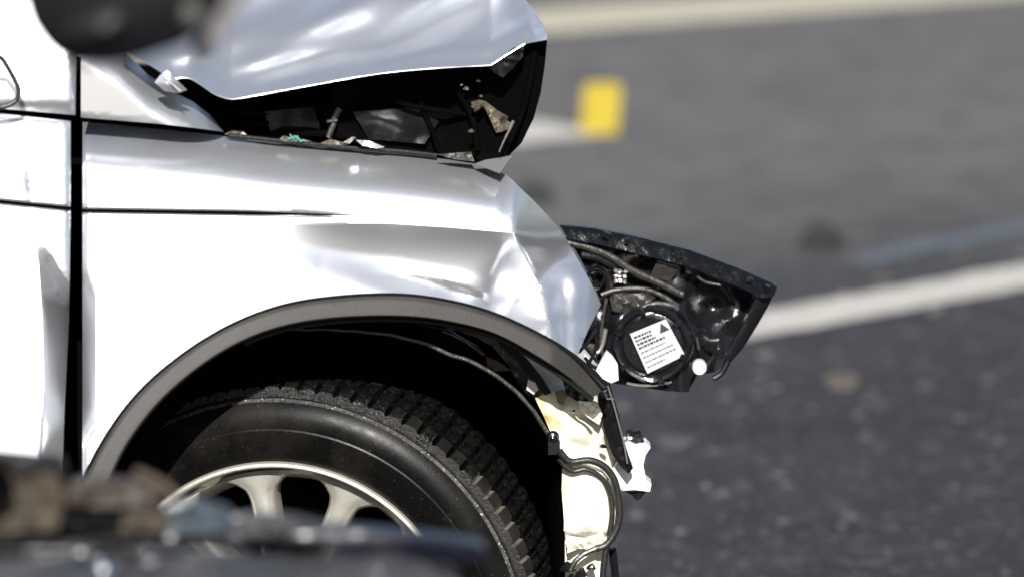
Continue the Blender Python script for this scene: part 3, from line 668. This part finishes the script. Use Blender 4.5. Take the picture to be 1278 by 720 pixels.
LD = -.0295
lab_o = panel('label', la, lambda x, y: LD + .024 - .024 + 0 * x, M['paper'], hlt, 12, .0008, False, base=lambda px: HB(813) + 0 * px)
def ink(name, m, quads):
    q = MB()
    for poly in quads:
        pts = np.array([lab(u, v) for u, v in poly]); P = W(pts[:, 0], pts[:, 1], float(HB(813)) + LD - .0006); n = len(P)
        Q = P + np.array([0, .0004, 0]); q.add(np.vstack([P, Q]), [tuple(range(n)), tuple(range(2 * n - 1, n - 1, -1))])
    q.build(name, m, hlt, 0)
rr_ = np.random.default_rng(5)
bold, thin = [], []
for i, v in enumerate((.10, .19, .28, .37, .50, .62, .74, .86)):
    u = .06; end = (.52, .50, .56, .78, .72, .86, .88, .52)[i]
    while u < end:
        wv = rr_.uniform(.03, .09); h = .05 if i < 4 else .032
        (bold if i < 4 else thin).append([(u, v), (min(u + wv, end), v), (min(u + wv, end), v + h), (u, v + h)]); u += wv + .022
ink('small_print', M['ink'], bold); ink('fine_print', M['grey_ink'], thin)
ink('warning_triangle', M['ink'], [[(.70, .27), (.96, .27), (.83, .04)]])
q = MB(); c = Vector(W(873, 459, float(HB(873)) - .016)); q.lathe([(.0005, -.004), (.008, -.004), (.0095, -.002), (.0098, .004), (.0098, .014)], 20, Matrix.Translation(c)); q.build('white_knob', M['white'], hlt)
panel('mount_tab', [(829, 486), (836, 470), (850, 456), (862, 452), (868, 462), (862, 474), (860, 489), (846, 489)], lambda x, y: -.020 + .0005 * np.abs(x - 850), M['gloss_black'], hlt, 5, .02, False, base=HB)
q = MB(); q.tube(C3(spline([(782, 478), (800, 481), (822, 480), (838, 476)], 4), -.018, HB), .002, 6); c = W(831, 477, float(HB(831)) - .021); chunk(q, (c[0], c[1], c[2] - .002), .0042, 8, 1); q.build('cap_lip', M['steel'], hlt)
panel('lamp_bracket', [(757, 438), (764, 444), (771, 455), (772, 474), (763, 478), (752, 472), (744, 462), (750, 450)], lambda x, y: .02 + lumps(16, .003, 5)(x, y), M['white'], car, 4, .01, False, angle=20)
q = MB()
for pts in ([(722, 440), (735, 425), (745, 410)], [(726, 428), (738, 442), (746, 452)], [(734, 455), (742, 440), (746, 425)], [(730, 446), (738, 456), (746, 460)]):
    q.tube(C3(pts, .03), .0022, 6)
q.build('broken_struts', M['black'], car)
panel('clip_block', [(731, 427), (742, 430), (744, 436), (735, 440)], lambda x, y: .034 + 0 * x, M['grime'], car, 4, .004, False)
panel('clip_block', [(729, 440), (734, 446), (738, 456), (733, 458)], lambda x, y: .034 + 0 * x, M['white'], car, 4, .004, False)

# wheel
WM = Matrix.Translation(Vector(wc)) @ Matrix.Rotation(R(-9), 4, 'Z') @ Matrix.Scale(1.02, 4)
RT = (float(wc[2]) + .013) / 1.02
def wheel():
    NB = 88; per = 7; n = NB * per
    side = [(.222, .012), (.228, .004), (.238, .000), (.252, -.004), (.266, -.006), (.272, -.0065), (.274, -.0055), (.280, -.006), (.292, -.003), (.300, .001), (.306, .005), (.3095, .008), (.3115, .0082), (.313, .0105), (.3125, .0115)]
    # tread: five ribs with circumferential grooves
    tread = []
    Wd = .205
    def crown(y): t = (y - Wd / 2) / (Wd / 2); return RT - .0008 - .012 * abs(t) ** 3.2
    ribs = [(.0135, .044), (.050, .082), (.088, .117), (.123, .155), (.161, .1915)]
    for a, b in ribs:
        for y in (a, (a * 2 + b) / 3, (a + 2 * b) / 3, b): tread.append((crown(y), y, 1))
        tread.append((crown(b) - .008, b + .0015, 0)); tread.append((crown(b + .004) - .008, b + .0045, 0))
    tread = tread[:-2]
    other = [(r, Wd - y) for r, y in side[::-1]]
    prof = side + [(r, y) for r, y, _ in tread] + other
    ns = len(side); flags = [0] * ns + [f for *_, f in tread] + [0] * len(other)
    rr = np.random.default_rng(9); jit = rr.uniform(-.0006, .0006, NB)
    def mod(k, j, r, y):
        if flags[j]:
            rib = (j - ns) // 6; kk = (k + (0, 3, 1, 4, 2)[min(rib, 4)]) % n; b = kk // per; ph = kk % per
            edge = ph in (0, 6)
            if rib in (0, 4):
                # lateral slots in the shoulder blocks
                if ph == 0: r -= .0045
                elif ph in (1, 6): r -= .0006
            elif ph == 0: r -= .0045
            r += jit[b]
        elif j in (9, 10, 11) and (k % per in (0,)): r -= .0015; y += .0012
        return r, y
    wroot = MB(); wroot.lathe(prof, n, WM, mod)
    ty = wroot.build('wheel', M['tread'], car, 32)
    ty.data.materials.append(M['lit_slot_dirt']); ty.data.materials.append(M['lit_dusty_rubber']); ty.data.materials.append(M['void']); m_ = len(prof)
    for p in ty.data.polygons:
        k, j = p.index // (m_ - 1), p.index % (m_ - 1)
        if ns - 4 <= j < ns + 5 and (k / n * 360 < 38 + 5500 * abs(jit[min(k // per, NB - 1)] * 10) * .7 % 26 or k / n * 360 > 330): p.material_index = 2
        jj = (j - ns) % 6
        if ns - 1 < j < ns + 30 and (jj in (3, 4, 5) or k % per in (6, 0)): p.material_index = 3  # faces coloured near-black to paint shade inside grooves and slots
        if ns <= j < ns + 4 and k % per in (6, 0) and (k / n * 360 < 43 or k / n * 360 > 330): p.material_index = 1  # mud tone only on the front arc, painting its slots as sunlit
    # sidewall skin set just proud so that the smooth rubber flank keeps its own look
    q = MB(); q.lathe([(r, y - .0006) for r, y in side[:13]], 240, WM); q.build('sidewall', M['rubber'], ty, 30)
    q = MB(); q.lathe([(.306, .0042), (.3092, .0068), (.3098, .0072), (.306, .0065)], 240, WM, closed=True); q.build('shoulder_rib', M['glint_crust'], ty, 30)
    # rim
    RM = WM @ Matrix.Diagonal((.978, 1, .978, 1))
    lip = [(.236, .006), (.2365, .001), (.2345, -.003), (.231, -.0035), (.2285, -.001), (.2275, .004), (.2265, .016), (.2235, .022), (.2185, .026), (.213, .034), (.206, .05), (.198, .08), (.196, .17), (.226, .185)]
    q = MB(); q.lathe(lip, 180, RM); rim = q.build('rim', M['rim'], ty, 50)
    NS = 11; pitch = 2 * math.pi / NS
    for s in range(NS):
        a0 = math.pi / 2 - R(-9.2) - s * pitch          # clockwise from the top as seen from outside
        def half(r):                                    # half width in metres: narrow arm, flaring into the rim round an arched window
            arm = .0135 + .004 * (r - .06) / .15
            hw = pitch * r / 2
            if r > .178:
                t = min(1, (r - .178) / .038); arm = arm + (hw - arm) * (1 - math.sqrt(max(0, 1 - t * t)))
            return min(arm, hw * .999)
        rs = [.05, .08, .11, .14, .16, .175, .182, .190, .197, .203, .208, .212, .2145, .216, .221]
        K = 6; front = []; backv = []
        for r in rs:
            h = half(r)
            for j in range(K + 1):
                t = -1 + 2 * j / K; ang = a0 + t * h / r
                y = .020 + .010 * abs(t) ** 3 * (1 if r < .2 else .6) + .010 * (1 - r / .22) * 1.0 + (.004 if abs(t) == 1 else 0)
                front.append(RM @ Vector((r * math.cos(ang), y, r * math.sin(ang)))); backv.append(RM @ Vector((r * math.cos(ang), y + .030, r * math.sin(ang))))
        m = len(rs); k1 = K + 1; N = m * k1; fs = []
        for i in range(m - 1):
            for j in range(K):
                fs.append((i * k1 + j, i * k1 + j + 1, (i + 1) * k1 + j + 1, (i + 1) * k1 + j)); fs.append((N + i * k1 + j, N + (i + 1) * k1 + j, N + (i + 1) * k1 + j + 1, N + i * k1 + j + 1))
            fs.append((i * k1, (i + 1) * k1, N + (i + 1) * k1, N + i * k1)); fs.append((i * k1 + K, N + i * k1 + K, N + (i + 1) * k1 + K, (i + 1) * k1 + K))
        MB().add(front + backv, fs).build('spoke', M['rim'], ty, 45)
    q = MB(); q.lathe([(.0005, .02), (.03, .02), (.055, .026), (.06, .04), (.06, .07)], 40, WM); q.build('hub', M['rim'], ty)
    q = MB(); q.lathe([(.05, .085), (.15, .085), (.15, .105), (.05, .105)], 60, WM, closed=True); q.build('brake_disc', M['void'], ty)
    q = MB(); q.lathe([(.0005, .115), (.195, .115), (.195, .12), (.0005, .12)], 40, WM); q.build('dust_shield', M['void'], ty)
wheel()
# dark box for the unseen body bulk, added to block light from behind
q = MB(); x0, x1 = -1.1, -.04
q.box((x0, 5.72, .28), (x1, 7.0, .86)); q.box((x0, 5.50, .28), (-.56, 5.72, .86)); q.build('body_light_block', M['void'], car, 0)
WM2 = Matrix.Translation((float(wc[0]) - .02, 6.93, RT)) @ Matrix.Rotation(R(186), 4, 'Z')
q = MB(); q.lathe([(.215, .02), (.25, 0), (.29, 0), (.315, .012), (RT, .05), (RT, .16), (.31, .2), (.2, .2)], 72, WM2); o = q.build('wheel', M['tread'], car, 50)
q = MB(); q.lathe([(.0005, .02), (.1, .016), (.2, .03), (.222, .01), (.23, .02)], 48, WM2); q.build('rim', M['rim'], o)

# ------------------------------------------------------------------ dark car in the foreground, its hood edge and wing mirror in view
FY = 3.95
dark = thing('damaged_car', (-.8, 2.4, 0), 'dark navy car close to the camera with a scuffed hood edge and black wing mirror', 'car')
F = lambda px: FY + 0 * np.asarray(px, float)
def lz(px):  # height of the hood at its far edge
    return W(px, 672 + (px - 100) * .035, FY)
# hood sheet: crumpled, from the far edge towards the camera
m = MB(); nx, ny = 70, 46; vs = []; lf = lumps(.30, .010, 51); lf2 = lumps(.09, .003, 52)
ZF = float(W(300, 691, FY)[2])
xs = np.linspace(-1.35, -.03, nx); ys = np.linspace(FY - 1.6, FY, ny)
for y in ys:
    for x in xs:
        u = (FY - y)
        z = ZF - .012 * (x + .35) + .03 * (1 - ((u - .8) / .8) ** 2) * min(1, u / .3) + float(lf(np.array(x), np.array(y))) * .6 + float(lf2(np.array(x), np.array(y)))
        z -= .05 * max(0, (x + .12) / .1) ** 2
        vs.append((x, y, z))
fs = [(j * nx + i, j * nx + i + 1, (j + 1) * nx + i + 1, (j + 1) * nx + i) for j in range(ny - 1) for i in range(nx - 1)]
nv = len(vs); vs2 = vs + [(a, b, c - .006) for a, b, c in vs]; fs2 = fs + [tuple(nv + k for k in f[::-1]) for f in fs]
per_ = [i for i in range(nx)] + [j * nx + nx - 1 for j in range(1, ny)] + [(ny - 1) * nx + i for i in range(nx - 2, -1, -1)] + [j * nx for j in range(ny - 2, 0, -1)]
fs2 += [(per_[k], nv + per_[k], nv + per_[(k + 1) % len(per_)], per_[(k + 1) % len(per_)]) for k in range(len(per_))]
m.add(vs2, fs2); m.build('hood', M['sheen_navy'], dark, 40)
panel('hood_edge', [(-160, 656), (20, 656), (120, 654), (260, 656), (400, 660), (500, 668), (575, 676), (602, 684), (606, 694), (590, 700), (500, 695), (400, 690), (260, 684), (120, 682), (-160, 684)],
      lambda x, y: .012 - .010 * np.cos((y - 676) / 16) + lumps(120, .006, 61)(x, y), M['navy'], dark, 8, .03, True, base=F)
panel('side_panel', [(-1750, 690), (-160, 684), (200, 690), (560, 704), (590, 760), (560, 900), (520, 1500), (-1750, 1500)], lambda x, y: .0 + .02 * np.clip((y - 690) / 60, 0, 1) ** .5, M['navy'], dark, 60, .02, False, base=F)
q = MB(); q.box((-1.35, FY - 1.55, .3), (-.12, FY - .04, .70)); q.build('front_end', M['void'], dark, 0)
q = MB(); q.tube([(-1.15, FY - .06, .80), (-1.4, FY - .14, 1.05), (-1.7, FY - .24, 1.3)], .03, 10); q.build('pillar', M['navy'], dark)
for y in (FY - .18, FY - 1.42):
    Mx = Matrix.Translation((-.62, y, .31)) @ Matrix.Rotation(0 if y < 3 else math.pi, 4, 'Z')
    q = MB(); q.lathe([(.2, -.02), (.25, -.03), (.29, -.02), (.31, .03), (.31, .13), (.28, .16), (.2, .16)], 60, Mx); o = q.build('wheel', M['tread'], dark)
    q = MB(); q.lathe([(.0005, -.01), (.1, -.02), (.19, .0), (.205, -.02)], 40, Mx); q.build('rim', M['rim'], o)
# mirror
def mir_d(px, py):
    e = np.clip(1 - ((px - 150) / 150) ** 2, 0, 1); f = np.clip(1 - ((py + 20) / 112) ** 2, 0, 1)
    return .04 - .06 * np.sqrt(e * f) - .012 * gs(py - 48 + (px - 90) * .25, 12) * sst(px, 60, 90) * (1 - sst(px, 120, 170))
MBs = lambda px: 3.50 + 0 * np.asarray(px, float)
mir = panel('wing_mirror', [(30, -110), (250, -110), (300, -60), (292, -20), (278, 12), (252, 40), (225, 58), (195, 68), (165, 78), (130, 82), (92, 80), (66, 68), (46, 46), (32, 20), (24, -20), (20, -70)], mir_d, M['mirror_black'], dark, 7, .05, True, base=MBs)
panel('mirror_arm', [(300, -60), (330, -60), (316, -20), (296, 14), (276, 52), (262, 74), (250, 78), (240, 70), (241, 56), (254, 40), (275, 10)], lambda x, y: .0 + .0006 * np.abs(x - 270), M['arm'], mir, 6, .02, True, base=MBs)
q = MB(); q.lathe([(.0005, -.006), (.008, -.005), (.0115, 0), (.0115, .01)], 20, Matrix.Translation(Vector(W(240, 18, 3.45)))); q.build('pivot_cap', M['grime'], mir)
q = MB(); q.tube([W(40, -20, 3.52), W(-120, -60, 3.54), W(-300, 10, 3.60), (-.95, 3.78, 1.10), (-1.18, FY - .06, .82)], .016, 12); q.build('mirror_bracket', M['mirror_black'], mir)

# scraps lying on the hood's far edge
def debris(name, pts, dep, m, label, Y=3.87, thick=.02, seed=1, amp=.01, smooth=True):
    base = lambda px: Y + 0 * np.asarray(px, float)
    o = panel(name, pts, lambda x, y: lumps(40, amp, seed)(x, y), M[m], None, 7, thick, smooth, base=base, angle=25); tag(o, label, 'debris'); return o
debris('foam_block', [(-60, 592), (0, 588), (40, 586), (72, 594), (78, 620), (74, 656), (40, 662), (-60, 662)], 0, 'tan', 'tan foam block on the dark hood at the far left', thick=.06, seed=3)
debris('foam_hole_patch', [(-40, 590), (0, 590), (12, 604), (11, 622), (0, 632), (-40, 632)], 0, 'void', 'black patch standing for the dark hole in the tan foam block', Y=3.84, thick=.02, seed=4, amp=.003)  # black sheet painted as the shaded hollow of the foam
debris('rubber_strip', [(-60, 566), (20, 570), (76, 578), (78, 590), (40, 588), (-60, 584)], 0, 'black', 'black rubber strip lying across the top of the tan foam block', Y=3.865, thick=.03, seed=5, amp=.004)
debris('plastic_shard', [(84, 610), (110, 603), (150, 605), (180, 604), (198, 612), (190, 628), (150, 632), (110, 632), (86, 628)], 0, 'brown', 'reddish brown shard lying beside the tan foam on the dark hood', thick=.03, seed=6)
debris('plastic_shard', [(78, 626), (120, 628), (190, 626), (200, 640), (190, 662), (120, 664), (78, 662)], 0, 'black', 'black chunk under the reddish brown shard', Y=3.89, thick=.03, seed=7)
debris('plastic_shard', [(152, 646), (170, 636), (205, 640), (212, 654), (190, 664), (156, 664)], 0, 'tan', 'small pale tan shard between the black chunk and the blue shard', Y=3.86, thick=.02, seed=8)
debris('plastic_shard', [(206, 640), (232, 630), (262, 632), (286, 640), (290, 660), (250, 666), (208, 664)], 0, 'blue', 'pale blue shard on the hood edge in front of the wheel', Y=3.865, thick=.02, seed=9)
debris('plastic_shard', [(292, 650), (330, 644), (380, 652), (400, 664), (300, 666)], 0, 'sheen_navy', 'low grey shard at the right of the pale blue shard', Y=3.88, thick=.02, seed=10)
o = MB().tube(W(np.array([168, 188, 206, 222]), np.array([588, 596, 606, 622]), 3.88), .0045, 8).build('rod', M['tan']); tag(o, 'thin tan rod sticking up behind the reddish brown shard', 'debris')
def bead(px, py, s, label, name='glass_fragment'):
    c = W(px, py, 3.88); q = MB(); chunk(q, (c[0], c[1], c[2] - s * .4), s, int(px), .9)
    tag(q.build(name, M['chrome'], None, 60), label, 'fragment')
bead(103, 683, .010, 'bright shiny fragment on the dark hood at the bottom left corner')
bead(133, 704, .013, 'largest bright shiny fragment on the dark hood, nearest the bottom edge')
bead(188, 696, .009, 'rightmost small shiny fragment on the dark hood')
